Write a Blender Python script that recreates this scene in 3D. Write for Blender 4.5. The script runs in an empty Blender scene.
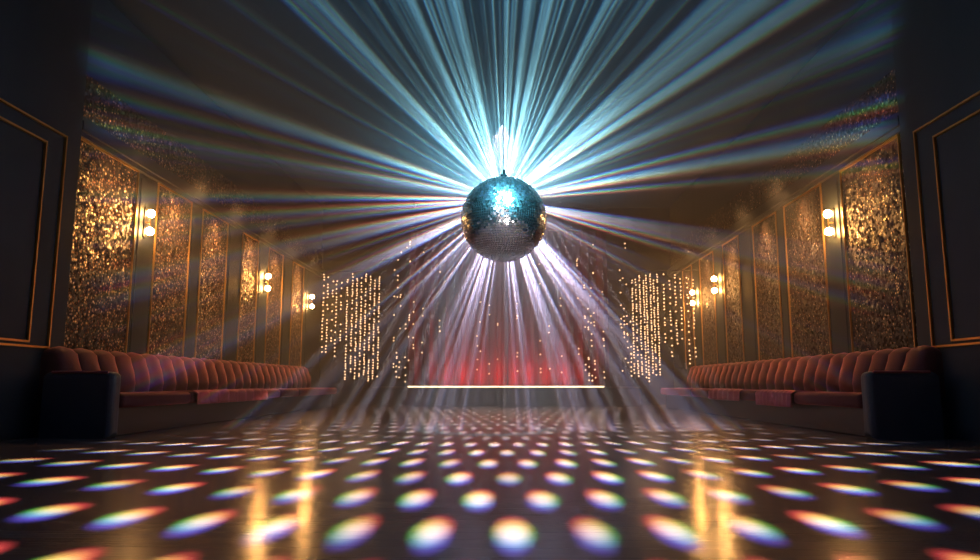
import bpy, bmesh, math, random
from mathutils import Vector, Matrix
random.seed(7)
PI = math.pi
S = bpy.context.scene
C = S.collection

# ------------------------------------------------------------------ render look
S.view_settings.view_transform = 'Standard'
S.view_settings.look = 'None'
S.view_settings.exposure = 0.0
S.view_settings.gamma = 1.0
S.view_settings.use_curve_mapping = False
S.cycles.use_denoising = True
S.cycles.use_adaptive_sampling = False
S.cycles.max_bounces = 5
S.cycles.diffuse_bounces = 3
S.cycles.glossy_bounces = 3
S.cycles.volume_bounces = 0
S.cycles.sample_clamp_indirect = 3.0
S.cycles.caustics_reflective = False
S.cycles.caustics_refractive = False

W = bpy.data.worlds.new('night')
S.world = W
W.use_nodes = True
W.node_tree.nodes['Background'].inputs[0].default_value = (0.01, 0.014, 0.025, 1)
W.node_tree.nodes['Background'].inputs[1].default_value = 0.3

# ------------------------------------------------------------------ room sizes (metres)
XL, XR = -5.2, 4.85
Y0, Y1 = -1.6, 20.4
ZC = 5.6

# ------------------------------------------------------------------ node helpers
class G:
    """tiny expression builder on a node tree"""
    def __init__(s, nt):
        s.nt = nt
    def node(s, t, **kw):
        n = s.nt.nodes.new(t)
        for k, v in kw.items():
            setattr(n, k, v)
        return n
    def put(s, sock, v):
        if isinstance(v, bpy.types.NodeSocket):
            s.nt.links.new(v, sock)
        else:
            sock.default_value = v
    def m(s, op, a, b=None, c=None, clamp=False):
        n = s.node('ShaderNodeMath', operation=op, use_clamp=clamp)
        s.put(n.inputs[0], a)
        if b is not None: s.put(n.inputs[1], b)
        if c is not None: s.put(n.inputs[2], c)
        return n.outputs[0]
    def add(s, a, b): return s.m('ADD', a, b)
    def sub(s, a, b): return s.m('SUBTRACT', a, b)
    def mul(s, a, b): return s.m('MULTIPLY', a, b)
    def div(s, a, b): return s.m('DIVIDE', a, b)
    def vm(s, op, a, b=None, scale=None):
        n = s.node('ShaderNodeVectorMath', operation=op)
        s.put(n.inputs[0], a)
        if b is not None: s.put(n.inputs[1], b)
        if scale is not None: s.put(n.inputs['Scale'], scale)
        return n.outputs['Value'] if op in ('DOT_PRODUCT', 'LENGTH', 'DISTANCE') else n.outputs['Vector']
    def xyz(s, v):
        n = s.node('ShaderNodeSeparateXYZ'); s.put(n.inputs[0], v)
        return n.outputs[0], n.outputs[1], n.outputs[2]
    def vec(s, x, y, z):
        n = s.node('ShaderNodeCombineXYZ')
        s.put(n.inputs[0], x); s.put(n.inputs[1], y); s.put(n.inputs[2], z)
        return n.outputs[0]
    def rgb(s, r, g, b):
        n = s.node('ShaderNodeCombineColor')
        s.put(n.inputs[0], r); s.put(n.inputs[1], g); s.put(n.inputs[2], b)
        return n.outputs[0]
    def smooth(s, v, lo, hi, a=0.0, b=1.0):
        n = s.node('ShaderNodeMapRange', interpolation_type='SMOOTHSTEP')
        s.put(n.inputs['Value'], v)
        s.put(n.inputs['From Min'], lo); s.put(n.inputs['From Max'], hi)
        s.put(n.inputs['To Min'], a); s.put(n.inputs['To Max'], b)
        return n.outputs['Result']
    def noise(s, v, scale, detail=0.0, rough=0.5):
        n = s.node('ShaderNodeTexNoise')
        s.put(n.inputs['Vector'], v)
        n.inputs['Scale'].default_value = scale
        n.inputs['Detail'].default_value = detail
        n.inputs['Roughness'].default_value = rough
        return n.outputs['Fac']
    def ramp(s, fac, stops):
        n = s.node('ShaderNodeValToRGB')
        s.put(n.inputs[0], fac)
        e = n.color_ramp.elements
        while len(e) < len(stops): e.new(0.5)
        for k, (p, c) in enumerate(stops):
            e[k].position = p; e[k].color = (*c, 1)
        return n.outputs[0]
    def mix(s, f, a, b):
        n = s.node('ShaderNodeMix', data_type='RGBA')
        s.put(n.inputs[0], f)
        s.put(n.inputs[6], a if isinstance(a, bpy.types.NodeSocket) else (*a, 1))
        s.put(n.inputs[7], b if isinstance(b, bpy.types.NodeSocket) else (*b, 1))
        return n.outputs[2]

def mat(name, col, rough=0.5, metal=0.0, emit=None, strength=0.0, sampled=True, **kw):
    M = bpy.data.materials.new(name); M.use_nodes = True
    b = M.node_tree.nodes['Principled BSDF']
    b.inputs['Base Color'].default_value = (*col, 1)
    b.inputs['Roughness'].default_value = rough
    b.inputs['Metallic'].default_value = metal
    if emit:
        b.inputs['Emission Color'].default_value = (*emit, 1)
        b.inputs['Emission Strength'].default_value = strength
        if not sampled: M.cycles.emission_sampling = 'NONE'
    for k, v in kw.items():
        b.inputs[k.replace('_', ' ')].default_value = v
    return M, G(M.node_tree), b

def grain(name, c1, c2, rough, scale, stretch=(1, 1, 1), bump=0.0, **kw):
    M, g, b = mat(name, c1, rough, **kw)
    tc = g.node('ShaderNodeTexCoord').outputs['Object']
    v = g.vm('MULTIPLY', tc, stretch)
    f = g.noise(v, scale, 4, 0.6)
    g.put(b.inputs['Base Color'], g.mix(f, c1, c2))
    if bump:
        n = g.node('ShaderNodeBump'); n.inputs['Strength'].default_value = bump
        n.inputs['Distance'].default_value = 0.01
        g.put(n.inputs['Height'], f); g.put(b.inputs['Normal'], n.outputs[0])
    return M

# ------------------------------------------------------------------ materials
M_wall = grain('dark_teal_wall', (0.010, 0.016, 0.026), (0.015, 0.023, 0.034), 0.6, 3.0)
M_pil = grain('dark_teal_panelling', (0.012, 0.020, 0.026), (0.018, 0.027, 0.034), 0.6, 5.0, (1, 1, .2))
M_ceil = grain('dark_ceiling', (0.006, 0.010, 0.016), (0.009, 0.014, 0.022), 0.9, 2.0)
M_cor = grain('dark_cornice', (0.025, 0.026, 0.034), (0.035, 0.034, 0.042), 0.35, 6.0)
M_brass, _, _ = mat('brass_trim', (0.85, 0.50, 0.18), 0.34, 1.0)
M_brass2, _, _ = mat('aged_brass', (0.75, 0.38, 0.11), 0.36, 1.0)
M_dark, _, _ = mat('blackened_metal', (0.03, 0.03, 0.035), 0.4, 0.8)
M_wire, _, _ = mat('thin_wire', (0.06, 0.05, 0.05), 0.6)
M_globe, _, _ = mat('lamp_globe', (1, .9, .7), 0.3, emit=(1.0, 0.47, 0.13), strength=290)
M_bulb, _, _ = mat('fairy_bulb', (1, .85, .6), 0.3, emit=(1.0, 0.54, 0.27), strength=3.0, sampled=False)
M_led, _, _ = mat('led_strip', (1, .9, .7), 0.3, emit=(1.0, 0.74, 0.42), strength=3.5)
M_stage = grain('stage_fascia', (0.030, 0.034, 0.045), (0.042, 0.046, 0.058), 0.5, 4.0)
M_stagetop = grain('stage_boards', (0.05, 0.035, 0.03), (0.07, 0.05, 0.04), 0.4, 6.0, (1, 6, 1))
M_plinth = grain('sofa_plinth', (0.016, 0.022, 0.030), (0.022, 0.030, 0.040), 0.4, 5.0)
M_arm = grain('dark_blue_leather', (0.045, 0.058, 0.085), (0.058, 0.072, 0.10), 0.42, 18.0, bump=0.1)

def velvet(name, c1, c2):
    M = grain(name, c1, c2, 0.75, 14.0, bump=0.08)
    b = M.node_tree.nodes['Principled BSDF']
    b.inputs['Sheen Weight'].default_value = 0.8
    b.inputs['Sheen Roughness'].default_value = 0.35
    b.inputs['Sheen Tint'].default_value = (1.0, 0.36, 0.42, 1)
    return M
M_velvet = velvet('burgundy_velvet', (0.055, 0.005, 0.012), (0.090, 0.008, 0.018))
M_rose = velvet('rose_velvet', (0.34, 0.07, 0.09), (0.46, 0.11, 0.13))  # paler rose holds the painted highlights on the seats; also the piping
M_curt = velvet('red_stage_velvet', (0.11, 0.003, 0.006), (0.18, 0.005, 0.009))

def floor_mat():
    M, g, b = mat('polished_dark_boards', (0.1, 0.08, 0.07), 0.2, Specular_IOR_Level=.17)
    P = g.node('ShaderNodeTexCoord').outputs['Object']
    x, y, z = g.xyz(P)
    row = g.m('FLOOR', g.div(y, 0.14))
    xs = g.add(x, g.mul(g.m('FRACT', g.mul(row, 0.377)), 1.9))
    wn = g.node('ShaderNodeTexWhiteNoise', noise_dimensions='2D')
    g.put(wn.inputs['Vector'], g.vec(row, g.m('FLOOR', g.div(xs, 1.9)), 0.0))
    gr = g.noise(g.vm('MULTIPLY', P, (1.2, 14, 1)), 3.0, 4, 0.6)
    f = g.add(g.mul(wn.outputs['Value'], 0.5), g.mul(gr, 0.5))
    col = g.mix(f, (0.13, 0.105, 0.10), (0.19, 0.155, 0.142))
    seam = g.m('LESS_THAN', g.m('ABSOLUTE', g.sub(g.m('FRACT', g.div(y, 0.14)), 0.5)), 0.485)
    g.put(b.inputs['Base Color'], g.mix(seam, (0.09, 0.075, 0.07), col))
    g.put(b.inputs['Roughness'], g.add(0.13, g.mul(gr, 0.12)))
    n = g.node('ShaderNodeBump'); n.inputs['Strength'].default_value = 0.12; n.inputs['Distance'].default_value = 0.004
    g.put(n.inputs['Height'], g.add(gr, g.mul(seam, 0.6))); g.put(b.inputs['Normal'], n.outputs[0])
    return M
M_floor = floor_mat()

def glitter(name, scale, density, fade=None):
    """small tilted gold sequins sewn on a dark brown cloth, thinning out in vertical strands"""
    M, g, b = mat(name, (0.05, 0.03, 0.02), 0.6)
    P = g.node('ShaderNodeTexCoord').outputs['Object']
    vo = g.node('ShaderNodeTexVoronoi'); vo.inputs['Scale'].default_value = scale
    g.put(vo.inputs['Vector'], P)
    r1, r2, r3 = g.xyz(vo.outputs['Color'])
    strand = g.noise(g.vm('MULTIPLY', P, (9, 9, 0.5)), 1.0, 2)
    patch = g.noise(P, 1.7, 2)
    dens = g.add(density, g.add(g.mul(g.sub(strand, 0.5), 1.2), g.mul(g.sub(patch, 0.5), 0.5)))
    if fade:
        _, _, z = g.xyz(P)
        dens = g.sub(dens, g.smooth(z, fade[0], fade[1], 0.0, fade[2]))
    on = g.m('GREATER_THAN', dens, r1)
    disc = g.smooth(vo.outputs['Distance'], 0.31, 0.47, 1.0, 0.0)
    mask = g.mul(on, disc)
    shade = g.mul(g.m('POWER', r2, 2.2), 1.0)
    gold = g.mix(shade, (0.30, 0.12, 0.05), (1.0, 0.72, 0.42))
    g.put(b.inputs['Base Color'], g.mix(mask, (0.030, 0.014, 0.011), gold))
    g.put(b.inputs['Metallic'], g.mul(mask, 0.6))
    g.put(b.inputs['Roughness'], g.smooth(mask, 0.0, 1.0, 0.65, 0.42))
    nor = g.node('ShaderNodeNewGeometry').outputs['Normal']
    tilt = g.vm('SCALE', g.vm('SUBTRACT', vo.outputs['Color'], (.5, .5, .5)), scale=1.25)
    nn = g.vm('NORMALIZE', g.vm('ADD', nor, tilt))
    g.put(b.inputs['Normal'], nn)
    return M
M_glit = glitter('gold_sequin_cloth', 28.0, 0.52)
M_friz = glitter('gold_sequin_frieze', 28.0, 0.60, fade=(3.75, 4.35, 0.55))

M_tile, gt, bt = mat('mirror_tile', (0.86, 0.92, 0.96), 0.25, 1.0)
M_core, _, _ = mat('grey_grout', (0.10, 0.12, 0.14), 0.6)

# ------------------------------------------------------------------ mesh helpers
def box(bm, lo, hi, bev=0.0, seg=2):
    r = bmesh.ops.create_cube(bm, size=1.0)
    vs = r['verts']
    for v in vs:
        v.co = Vector([lo[i] + (v.co[i] + .5) * (hi[i] - lo[i]) for i in range(3)])
    if bev:
        es = list({e for v in vs for e in v.link_edges})
        bmesh.ops.bevel(bm, geom=es, offset=bev, segments=seg, profile=0.5, affect='EDGES')

def tube(bm, a, b, r, n=8):
    a, b = Vector(a), Vector(b)
    d = b - a
    q = d.to_track_quat('Z', 'Y').to_matrix().to_4x4()
    bmesh.ops.create_cone(bm, cap_ends=True, segments=n, radius1=r, radius2=r, depth=d.length,
                          matrix=Matrix.Translation((a + b) / 2) @ q)

def ball(bm, c, r, u=16, v=10):
    bmesh.ops.create_uvsphere(bm, u_segments=u, v_segments=v, radius=r, matrix=Matrix.Translation(c))

def loft(bm, rings, closed=True, caps=True):
    """rings: lists of points, same length"""
    vr = [[bm.verts.new(p) for p in ring] for ring in rings]
    n = len(vr[0])
    for A, B in zip(vr, vr[1:]):
        for i in range(n if closed else n - 1):
            j = (i + 1) % n
            bm.faces.new((A[i], A[j], B[j], B[i]))
    if caps and closed:
        bm.faces.new(list(reversed(vr[0]))); bm.faces.new(vr[-1])

def obj(name, bm, material, parent=None, smooth=False):
    bmesh.ops.recalc_face_normals(bm, faces=bm.faces)
    me = bpy.data.meshes.new(name)
    bm.to_mesh(me); bm.free()
    if smooth:
        for p in me.polygons: p.use_smooth = True
    me.materials.append(material)
    o = bpy.data.objects.new(name, me); C.objects.link(o)
    if parent: o.parent = parent
    return o

def thing(name, label, cat, loc=(0, 0, 0), group=None):
    o = bpy.data.objects.new(name, None); C.objects.link(o)
    o.location = loc; o.empty_display_size = 0.1
    o['label'] = label; o['category'] = cat
    if group: o['group'] = group
    return o

def struct(name, bm, material, label=None, parent=None):
    o = obj(name, bm, material, parent)
    if not parent: o['kind'] = 'structure'
    if label: o['label'] = label
    return o

def bx(lo, hi, bev=0.0, seg=2):
    bm = bmesh.new(); box(bm, lo, hi, bev, seg); return bm

# ------------------------------------------------------------------ setting
struct('floor', bx((XL - .3, Y0 - .3, -.2), (XR + .3, Y1 + .3, 0)), M_floor, 'polished dark wooden dance floor')
struct('ceiling', bx((XL - .3, Y0 - .3, ZC), (XR + .3, Y1 + .3, ZC + .2)), M_ceil, 'dark ceiling high above the disco ball')
struct('wall_left', bx((XL - .3, Y0 - .3, 0), (XL, Y1 + .3, ZC)), M_wall, 'dark left wall with glitter panels')
struct('wall_right', bx((XR, Y0 - .3, 0), (XR + .3, Y1 + .3, ZC)), M_wall, 'dark right wall with glitter panels')
struct('wall_back', bx((XL, Y1, 0), (XR, Y1 + .3, ZC)), M_wall, 'dark far wall behind the stage')
struct('wall_front', bx((XL, Y0 - .3, 0), (XR, Y0, ZC)), M_wall, 'dark wall behind the viewer')

ORD = ['nearest', 'second', 'third', 'fourth', 'fifth', 'farthest']
PAN = {'left': [(8.36, 9.82), (10.42, 11.60), (12.05, 13.2), (13.98, 14.92), (15.62, 16.65), (17.45, 18.45)],
       'right': [(8.46, 9.98), (10.62, 12.05), (12.42, 13.60), (14.45, 15.50), (16.22, 17.35), (18.1, 19.0)]}
LAMPS = {'left': [10.07, 15.36, 19.0], 'right': [10.25, 15.92, 17.78]}

for side, X, s in (('left', XL, 1), ('right', XR, -1)):
    def sx(a, b, X=X, s=s):          # depth off the wall -> ordered x range
        p, q = X + s * a, X + s * b
        return (min(p, q), max(p, q))
    # cornice: stepped moulding with a thin brass line below
    bm = bmesh.new()
    for a, z0, z1 in ((.09, 3.56, 3.62), (.13, 3.62, 3.74), (.10, 3.74, 3.80)):
        x0, x1 = sx(0, a); box(bm, (x0, 8.3, z0), (x1, Y1, z1))
    struct('trim_1' if s > 0 else 'trim_2', bm, M_cor, f'dark stepped cornice along the {side} wall')
    # sequin frieze on the upper wall
    x0, x1 = sx(.002, .03)
    fr = obj('glitter_frieze', bx((x0, 8.3, 3.80), (x1, Y1, 4.40)), M_friz)
    fr['label'] = f'scattered gold glitter frieze above the cornice on the {side} wall'; fr['category'] = 'frieze'
    # wainscot
    x0, x1 = sx(0, .06)
    struct('baseboard_' + side, bx((x0, 8.3, 0), (x1, Y1, .94), .01), M_pil, f'low dark wainscot behind the {side} sofa')
    # pilasters between the panels
    ps = PAN[side]
    edges = [(ps[k][1], ps[k + 1][0]) for k in range(5)] + [(ps[5][1], Y1)]
    for k, (a, b) in enumerate(edges):
        bm = bmesh.new()
        x0, x1 = sx(0, .035); box(bm, (x0, a, .94), (x1, b, 3.56), .008)
        x0, x1 = sx(.03, .05); w = (b - a)
        box(bm, (x0, a + .18 * w, .99), (x1, b - .18 * w, 3.5), .012)
        struct(f'trim_{3 + k + (6 if s < 0 else 0)}', bm, M_pil, f'dark teal pilaster on the {side} wall, {ORD[k]} one')
    # glitter panels with brass edging
    for k, (a, b) in enumerate(ps):
        far = {0: 'nearest the viewer', 5: 'farthest, beside the far wall'}.get(k, f'{ORD[k]} from the viewer')
        t = thing('sequin_screen', f'tall gold sequin wall panel on the {side} wall, {far}', 'wall panel',
                  (X + s * .02, (a + b) / 2, .94), f'glitter panels on the {side} wall')
        ox, oy, oz = t.location
        x0, x1 = sx(.002, .035)
        o = obj('sequin_cloth', bx((x0, a, .94), (x1, b, 3.56)), M_glit, t); o.location = (-ox, -oy, -oz)
        bm = bmesh.new(); x0, x1 = sx(.03, .06)
        for (ya, yb, za, zb) in ((a, b, 3.535, 3.56), (a, a + .014, .94, 3.535), (b - .014, b, .94, 3.535)):
            box(bm, (x0, ya, za), (x1, yb, zb))
        o = obj('brass_edging', bm, M_brass, t); o.location = (-ox, -oy, -oz)
        o['label'] = 'thin brass edging'
    # near pier with two nested brass frames
    x0, x1 = sx(0, .13)
    struct('trim_15' if s > 0 else 'trim_16', bx((x0, Y0, 0), (x1, 8.28, ZC), .01), M_wall, f'plain dark pier nearest the viewer on the {side} wall')
    t = thing('brass_wall_frame', f'double brass frame moulding on the dark pier of the {side} wall', 'wall frame',
              (X + s * .13, 6.5, .97), 'brass frames on the near piers')
    ox, oy, oz = t.location
    for nm, ya, yb, za, zb in (('outer_frame', 5.2, 7.97, .96, 3.42), ('inner_frame', 5.55, 7.62, 1.01, 3.24)):
        bm = bmesh.new(); x0, x1 = sx(.13, .16); w = .022
        box(bm, (x0, ya, za), (x1, ya + w, zb)); box(bm, (x0, yb - w, za), (x1, yb, zb))
        box(bm, (x0, ya + w, za), (x1, yb - w, za + w)); box(bm, (x0, ya + w, zb - w), (x1, yb - w, zb))
        o = obj(nm, bm, M_brass2, t); o.location = (-ox, -oy, -oz)
    # double globe wall lamps
    for k, y in enumerate(LAMPS[side]):
        zt = 3.0 if k == 0 else (2.87 if k == 1 else 2.86 if s > 0 else 2.80)
        where = ('between the two nearest glitter panels', 'halfway down the wall', 'nearest the far corner')[k]
        t = thing('wall_lamp', f'two-globe warm wall lamp on the {side} wall, {where}', 'wall lamp',
                  (X + s * .052, y, zt - .13), f'globe lamps along the {side} wall')
        bm = bmesh.new(); box(bm, sorted_lo := (min(0, s * .02), -.035, -.22), (max(0, s * .02), .035, .22), .006)
        obj('backplate', bm, M_dark, t)
        bm = bmesh.new(); tube(bm, (s * .085, 0, -.20), (s * .085, 0, .20), .010)
        tube(bm, (s * .01, 0, 0), (s * .085, 0, 0), .010)
        obj('stem', bm, M_brass, t)
        for dz in (.13, -.13):
            bm = bmesh.new(); ball(bm, (s * .085, 0, dz), .059, 12, 8)
            obj('globe', bm, M_globe, t, True)

# ------------------------------------------------------------------ sofas
def sofa(side, X, s, front, yn, yf):
    """long channel-backed banquette along a side wall; front = x of the seat edge"""
    t = thing('banquette_sofa', f'long burgundy velvet channel-back sofa along the {side} wall', 'sofa',
              (X + s * .55, (yn + yf) / 2, 0), 'velvet sofas along the walls')
    ox, oy, oz = t.location
    def P(name, bm, m, smooth=False, parent=t):
        o = obj(name, bm, m, parent, smooth)
        if parent is t: o.location = (-ox, -oy, -oz)
        return o
    wall = X + s * .07
    def rng(a, b): return (min(a, b), max(a, b))
    x0, x1 = rng(wall + s * .05, front - s * .14)
    P('plinth', bx((x0, yn + .2, 0), (x1, yf, .31), .01), M_plinth)['label'] = 'dark recessed plinth'
    # seat cushions
    brk = [yn + .17, yn + 1.95, yn + 3.35, yn + 5.85, yn + 7.1, yf]
    for a, b in zip(brk, brk[1:]):
        x0, x1 = rng(wall + s * .22, front)
        bm = bx((x0, a + .008, .31), (x1, b - .008, .465), .05, 4)
        P('seat_cushion', bm, M_velvet, True)
    # channel back: each upright roll bulges forward and over the top
    nch = 26
    L = (yf - yn - .18) / nch
    per = 10
    for sec in range(5):
        bm = bmesh.new()
        i0, i1 = round(sec * nch / 5), round((sec + 1) * nch / 5)
        for i in range(i0, i1):
            ya = yn + .18 + i * L
            rings = []
            for j in range(per + 1):
                u = j / per
                bul = math.sin(PI * min(max(u, 0), 1)) ** .42
                y = ya + u * L
                k = .080 * bul
                b0 = wall + s * .02
                pr = [(b0, .44), (b0, .80 + .5 * k)]
                # rounded top
                for q in range(7):
                    a = PI * (q / 6)
                    cx = .14 - (.10 + k * .6) * math.cos(a)
                    pr.append((wall + s * (cx), .84 + (.07 + k) * math.sin(a) ** .8))
                pr += [(wall + s * (.26 + k * 1.1), .72), (wall + s * (.285 + k * 1.1), .58), (wall + s * (.29 + k * .8), .465), (wall + s * .27, .44)]
                rings.append([(p[0], y, p[1]) for p in pr])
            loft(bm, rings, True, True)
        P('backrest', bm, M_velvet, True)
    # arm block at the near end
    x0, x1 = rng(wall + s * .22, front - s * .02)
    bm = bmesh.new(); box(bm, (x0, yn, 0), (x1, yn + .20, .70))
    es = [e for e in bm.edges if all(v.co.z > .6 for v in e.verts) or (abs(e.verts[0].co.x - (front - s * .02)) < 1e-4 and abs(e.verts[1].co.x - (front - s * .02)) < 1e-4)]
    bmesh.ops.bevel(bm, geom=es, offset=.07, segments=5, profile=.5, affect='EDGES')
    P('arm', bm, M_arm)['label'] = 'dark rounded end arm'
    # piping along the arm's top edge
    bm = bmesh.new()
    tube(bm, (wall + s * .3, yn + .015, .695), (front - s * .09, yn + .015, .695), .014, 8)
    P('piping', bm, M_rose)['label'] = 'burgundy piping on the arm'
    return t
sofa('left', XL, 1, -4.13, 7.70, 18.2)
sofa('right', XR, -1, 3.80, 7.66, 17.6)

# added rose pleats that stand in for lit patches along the seat edge
def highlight(label, front, s, ya, yb, n, drop):
    bm = bmesh.new()
    N = n * 10
    rings = []
    for i in range(N + 1):
        u = i / N; y = ya + u * (yb - ya)
        w = .5 + .5 * math.cos(2 * PI * n * u)
        d = .010 + .042 * w
        prof = [(-.30, .476), (-.12, .480 + .006 * w), (-.035, .478 + .008 * w), (-.004 + d * .4, .466), (d, .44), (d, .38), (d + .004, .34), (d + .002, drop)]
        rings.append([(front + s * px, y, z) for px, z in prof] + [(front + s * (px - .008), y, z - .006) for px, z in reversed(prof)])
    loft(bm, rings, True, True)
    o = obj('pleated_highlight', bm, M_rose, None, True)
    o['label'] = label; o['category'] = 'highlight'; o['group'] = 'painted highlights on the sofa seats'
highlight('rose pleats added as highlights on the left sofa seat edge', -4.13, 1, 9.7, 12.6, 8, .30)
highlight('rose pleats added as highlights on the right sofa seat edge, nearer the viewer', 3.80, -1, 9.55, 10.85, 9, .27)
highlight('rose pleats added as highlights on the right sofa seat edge, farther down the sofa', 3.80, -1, 11.6, 13.3, 6, .30)

# ------------------------------------------------------------------ stage
t = thing('stage', 'low dark stage with a glowing warm light strip along its front edge', 'stage', (.1, 19.4, 0))
ox, oy, oz = t.location
for nm, lo, hi, m, bev in (('platform', (-3.3, 18.55, 0), (3.5, Y1 - .003, .44), M_stage, .01),
                           ('boards', (-3.35, 18.5, .44), (3.55, Y1 - .003, .475), M_stagetop, .006)):
    o = obj(nm, bx(lo, hi, bev), m, t); o.location = (-ox, -oy, -oz)
bm = bmesh.new(); tube(bm, (-2.4, 18.49, .487), (2.58, 18.49, .487), .017, 10)
o = obj('light_strip', bm, M_led, t); o.location = (-ox, -oy, -oz); o['label'] = 'thin glowing warm white strip'

def curtain(label, xa, xb, seed):
    rr = random.Random(seed)
    bm = bmesh.new()
    N = 340
    ph = [rr.uniform(0, 6.28) for _ in range(4)]
    rings = []
    for i in range(N + 1):
        u = i / N; x = xa + u * (xb - xa)
        def off(z):
            k = .55 + .45 * (1 - (z - .48) / 4.2)
            a = math.sin(2 * PI * x * 2.3 + ph[0] + .9 * math.sin(x * 2.3 + ph[1]))
            b = math.sin(2 * PI * x * 7.3 + ph[2])
            return k * (.13 * a + .018 * b)
        zs = [.478, 1.2, 2.0, 3.0, 4.0, 4.7]
        rings.append([(x, 19.35 + off(z), z) for z in zs] + [(x, 19.37 + off(z), z) for z in reversed(zs)])
    loft(bm, rings, True, True)
    o = obj('stage_curtain', bm, M_curt, None, True)
    o['label'] = label; o['category'] = 'curtain'; o['group'] = 'red stage curtains'
curtain('pleated red velvet stage curtain, left half behind the stage edge', -2.55, .13, 1)
curtain('pleated red velvet stage curtain, right half behind the stage edge', .15, 2.85, 2)
t = thing('curtain_rail', 'dark rail above the red stage curtain', 'rail', (.2, 19.36, 4.72))
bm = bmesh.new(); tube(bm, (-2.8, 0, .02), (2.7, 0, .02), .025); obj('rail', bm, M_dark, t)
for xx in (-2.6, 0, 2.5):
    bm = bmesh.new(); tube(bm, (xx, 0, .03), (xx, 0, ZC - 4.72), .008); obj('hanger', bm, M_dark, t)

# ------------------------------------------------------------------ fairy lights
bmb = bmesh.new(); bmesh.ops.create_icosphere(bmb, subdivisions=1, radius=.018)
bulb0 = bpy.data.meshes.new('bulb'); bmb.to_mesh(bulb0); bmb.free(); bulb0.materials.append(M_bulb)
NTH = ('first second third fourth fifth sixth seventh eighth ninth tenth eleventh twelfth thirteenth fourteenth fifteenth sixteenth '
       'seventeenth eighteenth nineteenth twentieth twenty-first twenty-second twenty-third twenty-fourth twenty-fifth twenty-sixth '
       'twenty-seventh twenty-eighth').split()
def strand(label, group, x, y, ztop, zs):
    t = thing('fairy_light_strand', label, 'string lights', (x, y, ztop), group)
    bm = bmesh.new(); tube(bm, (0, 0, 0), (0, 0, min(zs) - ztop - .03), .0018, 4); obj('wire', bm, M_wire, t)
    for z in zs:
        b = bpy.data.objects.new('bulb', bulb0); C.objects.link(b); b.parent = t
        b.location = (random.uniform(-.008, .008), random.uniform(-.008, .008), z - ztop)
def rail(label, xa, xb, y, z):
    t = thing('light_rail', label, 'rail', ((xa + xb) / 2, y, z), 'rails that carry the fairy lights')
    h = (xb - xa) / 2
    bm = bmesh.new(); tube(bm, (-h, 0, .012), (h, 0, .012), .012); obj('bar', bm, M_wire, t)
    for xx in (-h + .06, h - .06):
        bm = bmesh.new(); tube(bm, (xx, 0, .02), (xx, 0, ZC - z), .002, 5); obj('suspension_wire', bm, M_wire, t)
def cluster(words, group, xs, y, ztop, step, lo, hi, prob):
    for i, x in enumerate(xs):
        zb = random.uniform(lo, hi); z = ztop - random.uniform(.06, .25); zs = []
        while z > zb:
            if random.random() < prob: zs.append(z)
            z -= step * random.uniform(.7, 1.35)
        strand(f'{words}, {NTH[i]} from the left', group, x, y + random.uniform(-.06, .06) * 0, ztop, zs or [zb])
lin = lambda a, b, n: [a + (b - a) * i / (n - 1) + random.uniform(-.012, .012) for i in range(n)]
YL = 17.3
rail('thin rail over the fairy lights in the far left corner', -4.45, -2.85, YL + .0, 3.27)
rail('thin rail over the fairy lights in the far right corner', 3.05, 4.75, YL, 3.27)
rail('thin rail over the sparse bulbs before the stage', -2.95, 3.15, YL + .35, 4.35)
cluster('short sparse fairy light strand in the far left corner', 'sparse strands in the left corner', lin(-4.33, -3.90, 5), YL, 3.27, .085, 1.0, 1.6, .75)
cluster('long dense fairy light strand in the far left light curtain', 'strands of the left light curtain', lin(-3.75, -2.97, 8), YL, 3.27, .062, .6, .85, .85)
cluster('long dense fairy light strand in the far right light curtain', 'strands of the right light curtain', lin(3.15, 3.76, 8), YL, 3.27, .062, .55, .8, .9)
cluster('short sparse fairy light strand in the far right corner', 'sparse strands in the right corner', lin(3.90, 4.60, 6), YL, 3.27, .085, .9, 1.9, .7)
xs = sorted([random.uniform(-2.85, 3.05) for _ in range(17)] + [random.uniform(1.9, 3.0) for _ in range(6)] + [random.uniform(-2.85, -2.2) for _ in range(3)])
for k in range(1, len(xs)):
    xs[k] = max(xs[k], xs[k - 1] + .075)
for i, x in enumerate(xs):
    n = random.choice((3, 4, 5, 6, 7)) + (4 if x > 1.9 or x < -2.2 else 0)
    zs = sorted((random.uniform(.6, 4.2) if random.random() < .6 else random.uniform(.7, 2.4) for _ in range(n)), reverse=True)
    strand(f'thin strand with a few scattered bulbs before the stage, {NTH[i]} from the left', 'scattered strands before the stage', x, YL + .35, 4.35, zs)

# ------------------------------------------------------------------ disco ball
BX, BY, BZ, BR = .02, 7.0, 2.19, .425
t = thing('disco_ball', 'large mirror-tiled disco ball hanging over the middle of the dance floor', 'disco ball', (BX, BY, BZ))
bm = bmesh.new(); ball(bm, (0, 0, 0), BR - .006, 64, 40); obj('core', bm, M_core, t, True)
bm = bmesh.new()
rows = 54
for i in range(rows):
    la0, la1 = -PI / 2 + PI * (i + .06) / rows, -PI / 2 + PI * (i + .94) / rows
    lm = (la0 + la1) / 2
    n = max(4, int(round(2 * rows * math.cos(lm))))
    for j in range(n):
        lo0, lo1 = 2 * PI * (j + .05) / n, 2 * PI * (j + .95) / n
        c = Vector((math.cos(lm) * math.cos((lo0 + lo1) / 2), math.cos(lm) * math.sin((lo0 + lo1) / 2), math.sin(lm)))
        tl = Vector((random.gauss(0, 1), random.gauss(0, 1), random.gauss(0, 1))) * .075
        pts = []
        for la, lo in ((la0, lo0), (la0, lo1), (la1, lo1), (la1, lo0)):
            d = Vector((math.cos(la) * math.cos(lo), math.cos(la) * math.sin(lo), math.sin(la)))
            pts.append(bm.verts.new(d * BR + c * (d - c).dot(tl) * BR))
        bm.faces.new(pts)
obj('mirror_tiles', bm, M_tile, t)
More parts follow.
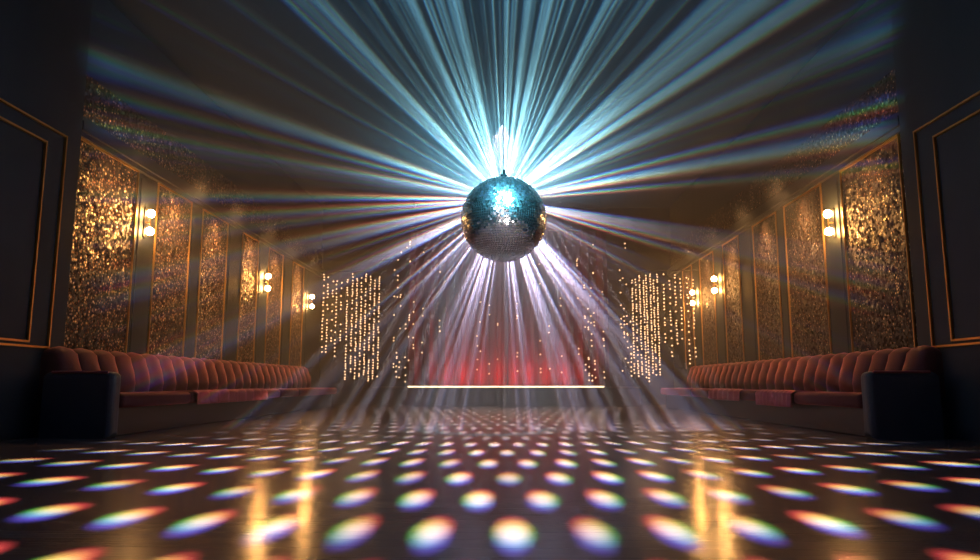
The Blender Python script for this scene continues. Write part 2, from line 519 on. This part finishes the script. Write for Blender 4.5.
bm = bmesh.new(); tube(bm, (0, 0, BR - .01), (0, 0, BR + .03), .035, 20); tube(bm, (0, 0, BR + .03), (0, 0, BR + .08), .014, 12)
obj('top_cap', bm, M_dark, t)
bm = bmesh.new(); tube(bm, (0, 0, BR + .07), (0, 0, ZC - BZ - .11), .004, 6); obj('hanging_cable', bm, M_dark, t)
bm = bmesh.new(); tube(bm, (0, 0, ZC - BZ - .12), (0, 0, ZC - BZ), .07, 20); obj('motor', bm, M_dark, t)

# ------------------------------------------------------------------ haze behind the ball
HM = bpy.data.materials.new('thin_haze'); HM.use_nodes = True
nt = HM.node_tree; nt.nodes.remove(nt.nodes['Principled BSDF'])
vs = nt.nodes.new('ShaderNodeVolumeScatter')
vs.inputs['Color'].default_value = (.96, .97, 1, 1)
vs.inputs['Density'].default_value = .029
vs.inputs['Anisotropy'].default_value = .15
nt.links.new(vs.outputs[0], nt.nodes['Material Output'].inputs['Volume'])
hz = obj('haze', bx((XL + .101, 7.2, .003), (XR - .101, Y1 - .01, ZC - .01)), HM)
hz['kind'] = 'stuff'; hz['label'] = 'thin smoke haze hanging over the far part of the dance hall'; hz['category'] = 'haze'

PM = HM.copy(); PM.name = 'denser_haze'  # added dense core that strengthens the glow round the ball
g = G(PM.node_tree)
p = g.node('ShaderNodeTexCoord').outputs['Object']
rr = g.vm('LENGTH', g.vm('MULTIPLY', p, (1 / 3.5, 1 / 1.0, 1 / 3.0)))
dn = g.mul(g.m('POWER', g.smooth(rr, 0.0, 1.0, 1.0, 0.0), 2.1), .48)
g.put([n for n in PM.node_tree.nodes if n.type == 'VOLUME_SCATTER'][0].inputs['Density'], dn)
bm = bmesh.new(); bmesh.ops.create_uvsphere(bm, u_segments=48, v_segments=32, radius=1.0)
for v in bm.verts: v.co = Vector((v.co.x * 3.5, v.co.y * 1.0, v.co.z * 3.0))
o = obj('glow_haze', bm, PM, None, True); o.location = (.02, 8.22, 2.55)
o['kind'] = 'stuff'; o['category'] = 'haze'; o['label'] = 'denser haze added behind the disco ball for its glow'

# ------------------------------------------------------------------ lights
def light(name, typ, loc, power, col=(1, 1, 1), size=0.0):
    d = bpy.data.lights.new(name, typ); d.energy = power; d.color = col
    if typ in ('POINT', 'SPOT'): d.shadow_soft_size = size
    o = bpy.data.objects.new(name, d); C.objects.link(o); o.location = loc
    return o
def light_nodes(o):
    o.data.use_nodes = True
    g = G(o.data.node_tree)
    em = [n for n in g.nt.nodes if n.type == 'EMISSION'][0]
    I = g.node('ShaderNodeNewGeometry').outputs['Incoming']
    return g, em, I

# starburst lamp behind the ball: many narrow coloured blades round one axis
LB = Vector((.02, 7.49, 2.52))
lb = light('starburst_lamp', 'POINT', LB, 8500)
g, em, I = light_nodes(lb)
ax = Vector((0, -math.cos(math.radians(14)), -math.sin(math.radians(14))))
up = Vector((0, ax.z, -ax.y)); rt = Vector((1, 0, 0))
ca = g.vm('DOT_PRODUCT', I, tuple(ax)); cu = g.vm('DOT_PRODUCT', I, tuple(up)); cr = g.vm('DOT_PRODUCT', I, tuple(rt))
phi = g.m('ARCTAN2', cr, cu)                       # 0 = straight up
cosphi = g.m('COSINE', phi)
side_w = g.m('ABSOLUTE', g.m('SINE', phi))
disp = g.add(.002, g.mul(g.m('POWER', side_w, 3.0), .012))
chan = []
for k in (-1, 0, 1):
    p = g.add(phi, g.mul(disp, float(k)))
    v = g.vec(g.m('COSINE', p), g.m('SINE', p), g.mul(ca, .02))
    fine = g.noise(v, 27.0, 2.0, .65)
    broad = g.noise(v, 5.5, 0.0)
    f = g.add(fine, g.mul(g.sub(broad, .5), .45))
    sharp = g.smooth(f, g.smooth(cosphi, -1, .1, .36, .46), .74)
    chan.append(g.add(g.mul(g.m('POWER', sharp, 1.5), 1.0), .01))
tint = g.ramp(g.smooth(cosphi, -1, 1), [(0.0, (.66, .56, .84)), (.32, (.82, .74, .95)), (.5, (.80, .86, 1.0)), (.72, (.50, .84, 1.0)), (1.0, (.30, .72, .85))])
tr = g.node('ShaderNodeSeparateColor'); g.put(tr.inputs[0], tint)
window = g.mul(g.smooth(ca, -.98, -.75), g.smooth(ca, -.40, -.16, 1.0, 0.0))
lvl = g.mul(window, g.ramp(g.smooth(cosphi, -1, 1), [(0.0, (.70,) * 3), (.08, (.68,) * 3), (.22, (.30,) * 3), (.42, (.28,) * 3), (.5, (.55,) * 3), (.7, (.68,) * 3), (1.0, (.72,) * 3)]))
mean = g.div(g.add(chan[0], g.add(chan[1], chan[2])), 3.0)
chan = [g.add(g.mul(c, .7), g.mul(mean, .3)) for c in chan]
g.put(em.inputs['Color'], g.rgb(*[g.add(g.mul(chan[k], tr.outputs[k]), g.mul(g.smooth(cosphi, -.2, .6), (.018, .060, .085)[k])) for k in range(3)]))
g.put(em.inputs['Strength'], lvl)

# floor spots: two added lights under the ceiling stand in for the ball
def dots(g, X, Y):
    sxp = g.smooth(Y, 3.6, 8.5, .31, .20)
    stretch = g.m('SQRT', g.add(1.0, g.mul(g.m('POWER', g.div(X, 4.0), 2.0), 1.0)))
    u = g.div(g.div(g.sub(X, .04), sxp), stretch)
    bend = g.mul(g.sub(g.m('SQRT', g.add(1.0, g.m('POWER', X, 2.0))), 1.0), .35)
    w = g.div(g.sub(g.sub(Y, bend), 2.9), .82)
    # brick stagger: every other row shifted by half
    row = g.m('FLOOR', g.add(w, .5))
    odd = g.mul(g.m('FRACT', g.mul(row, .5)), 1.0)
    du = g.sub(g.m('FRACT', g.add(g.add(u, odd), .5)), .5)
    dw = g.sub(g.m('FRACT', g.add(w, .5)), .5)
    r = g.m('SQRT', g.add(g.m('POWER', g.div(du, .33), 2.0), g.m('POWER', g.div(dw, g.smooth(g.m('ABSOLUTE', X), .4, 2.2, .43, .25)), 2.0)))
    wn = g.node('ShaderNodeTexWhiteNoise', noise_dimensions='2D')
    g.put(wn.inputs['Vector'], g.vec(row, g.m('FLOOR', g.add(g.add(u, odd), .5)), 0.0))
    return g.mul(g.smooth(r, .1, 1.0, 1.0, 0.0), g.add(.65, g.mul(wn.outputs['Value'], .6)))
def dots_standin(name, LD, power, ylo, yhi, half):
    ld = light(name, 'POINT', LD, power)
    g, em, I = light_nodes(ld)
    ix, iy, iz = g.xyz(I)
    down = g.m('MAXIMUM', g.mul(iz, -1.0), .02)
    tt = g.div(LD.z, down)
    X_ = g.add(g.mul(ix, tt), LD.x); Y_ = g.add(g.mul(iy, tt), LD.y)
    sg = g.div(X_, g.add(g.m('ABSOLUTE', X_), .15))
    near = g.smooth(Y_, 4.0, 9.0, 1.0, .25)
    R_ = dots(g, X_, g.sub(Y_, g.mul(near, .10)))
    G_ = dots(g, g.sub(X_, g.mul(sg, g.mul(near, .024))), g.sub(Y_, g.mul(near, .03)))
    B_ = dots(g, g.sub(X_, g.mul(sg, g.mul(near, -.005))), g.add(Y_, g.mul(near, .08)))
    fade = g.mul(g.smooth(g.m('ABSOLUTE', X_), half[0], half[1], 1.0, 0.0), g.mul(g.smooth(Y_, ylo[0], ylo[1]), g.smooth(Y_, yhi[0], yhi[1], 1.0, 0.0)))
    comp = g.m('MINIMUM', g.div(1.0, g.m('POWER', down, 3.0)), 26.0)
    def soft(a, b, c): return g.add(g.mul(a, .80), g.add(g.mul(b, .10), g.mul(c, .10)))
    g.put(em.inputs['Color'], g.rgb(soft(R_, G_, B_), g.mul(soft(G_, R_, B_), .86), g.mul(soft(B_, R_, G_), .90)))
    g.put(em.inputs['Strength'], g.mul(g.mul(comp, fade), g.m('GREATER_THAN', g.mul(iz, -1.0), .05)))
dots_standin('near_floor_dots_standin', Vector((.02, 4.6, 5.3)), 13500, (.5, 1.5), (7.1, 7.9), (3.2, 4.1))
dots_standin('far_floor_dots_standin', Vector((.02, 13.0, 5.4)), 5600, (7.1, 7.9), (16.8, 18.4), (2.2, 3.9))

# added spots without fixtures, to brighten the dark ball
fs = light('lavender_ball_fill', 'SPOT', (-1.2, -1.0, 3.6), 520, (.62, .74, 1.0), .25)
fs.data.spot_size = math.radians(7.0); fs.data.spot_blend = .2
fs.rotation_euler = (Vector((BX, BY, BZ)) - fs.location).to_track_quat('-Z', 'Y').to_euler()
ws = light('rose_ball_fill', 'SPOT', (.7, -.9, .3), 420, (1.0, .78, .72), .25)  # added low fill for the lower half of the ball
ws.data.spot_size = math.radians(6.5); ws.data.spot_blend = .2
ws.rotation_euler = (Vector((BX, BY, BZ)) - ws.location).to_track_quat('-Z', 'Y').to_euler()
sp = light('teal_ball_fill', 'SPOT', (.3, 3.6, 5.4), 8000, (.14, .78, 1.0), .30)  # added teal fill for the upper half of the ball
sp.data.spot_size = math.radians(12.5); sp.data.spot_blend = .25
sp.rotation_euler = (Vector((BX, BY, BZ)) - sp.location).to_track_quat('-Z', 'Y').to_euler()
# added warm spots without fixtures, brightening every sequin panel
for side, X, s in (('left', XL, 1), ('right', XR, -1)):
    for k, (a, b) in enumerate(PAN[side]):
        ym = (a + b) / 2
        w = light('panel_fill', 'SPOT', (X + s * .50, ym, 3.86), 110 if k == 0 else 380, (1.0, .50, .18), .12)
        w.data.spot_size = math.radians(62); w.data.spot_blend = 1.0
        w.rotation_euler = (Vector((X, ym, 2.45)) - w.location).to_track_quat('-Z', 'Y').to_euler()
# soft blue fill added near the viewer to lift the dark walls
hl = light('blue_fill_light', 'AREA', (-.1, 4.0, 5.5), 26, (.22, .45, 1.0))
hl.data.shape = 'RECTANGLE'; hl.data.size = 6; hl.data.size_y = 6
# added red fill that brightens the foot of the curtain
rl = light('red_curtain_fill', 'AREA', (.15, 18.8, .52), 62, (1, .10, .10))
rl.data.shape = 'RECTANGLE'; rl.data.size = 3.6; rl.data.size_y = .15
rl.rotation_euler = (math.radians(150), 0, 0)

# ------------------------------------------------------------------ camera
cam = bpy.data.cameras.new('camera'); co = bpy.data.objects.new('camera', cam); C.objects.link(co)
cam.sensor_width = 36; cam.lens = 36 * 720 / 980; cam.clip_start = .05; cam.clip_end = 100
co.location = (0, 0, .58)
co.rotation_euler = (PI / 2 + math.atan(103 / 720), 0, math.atan(12 / 720))
S.camera = co
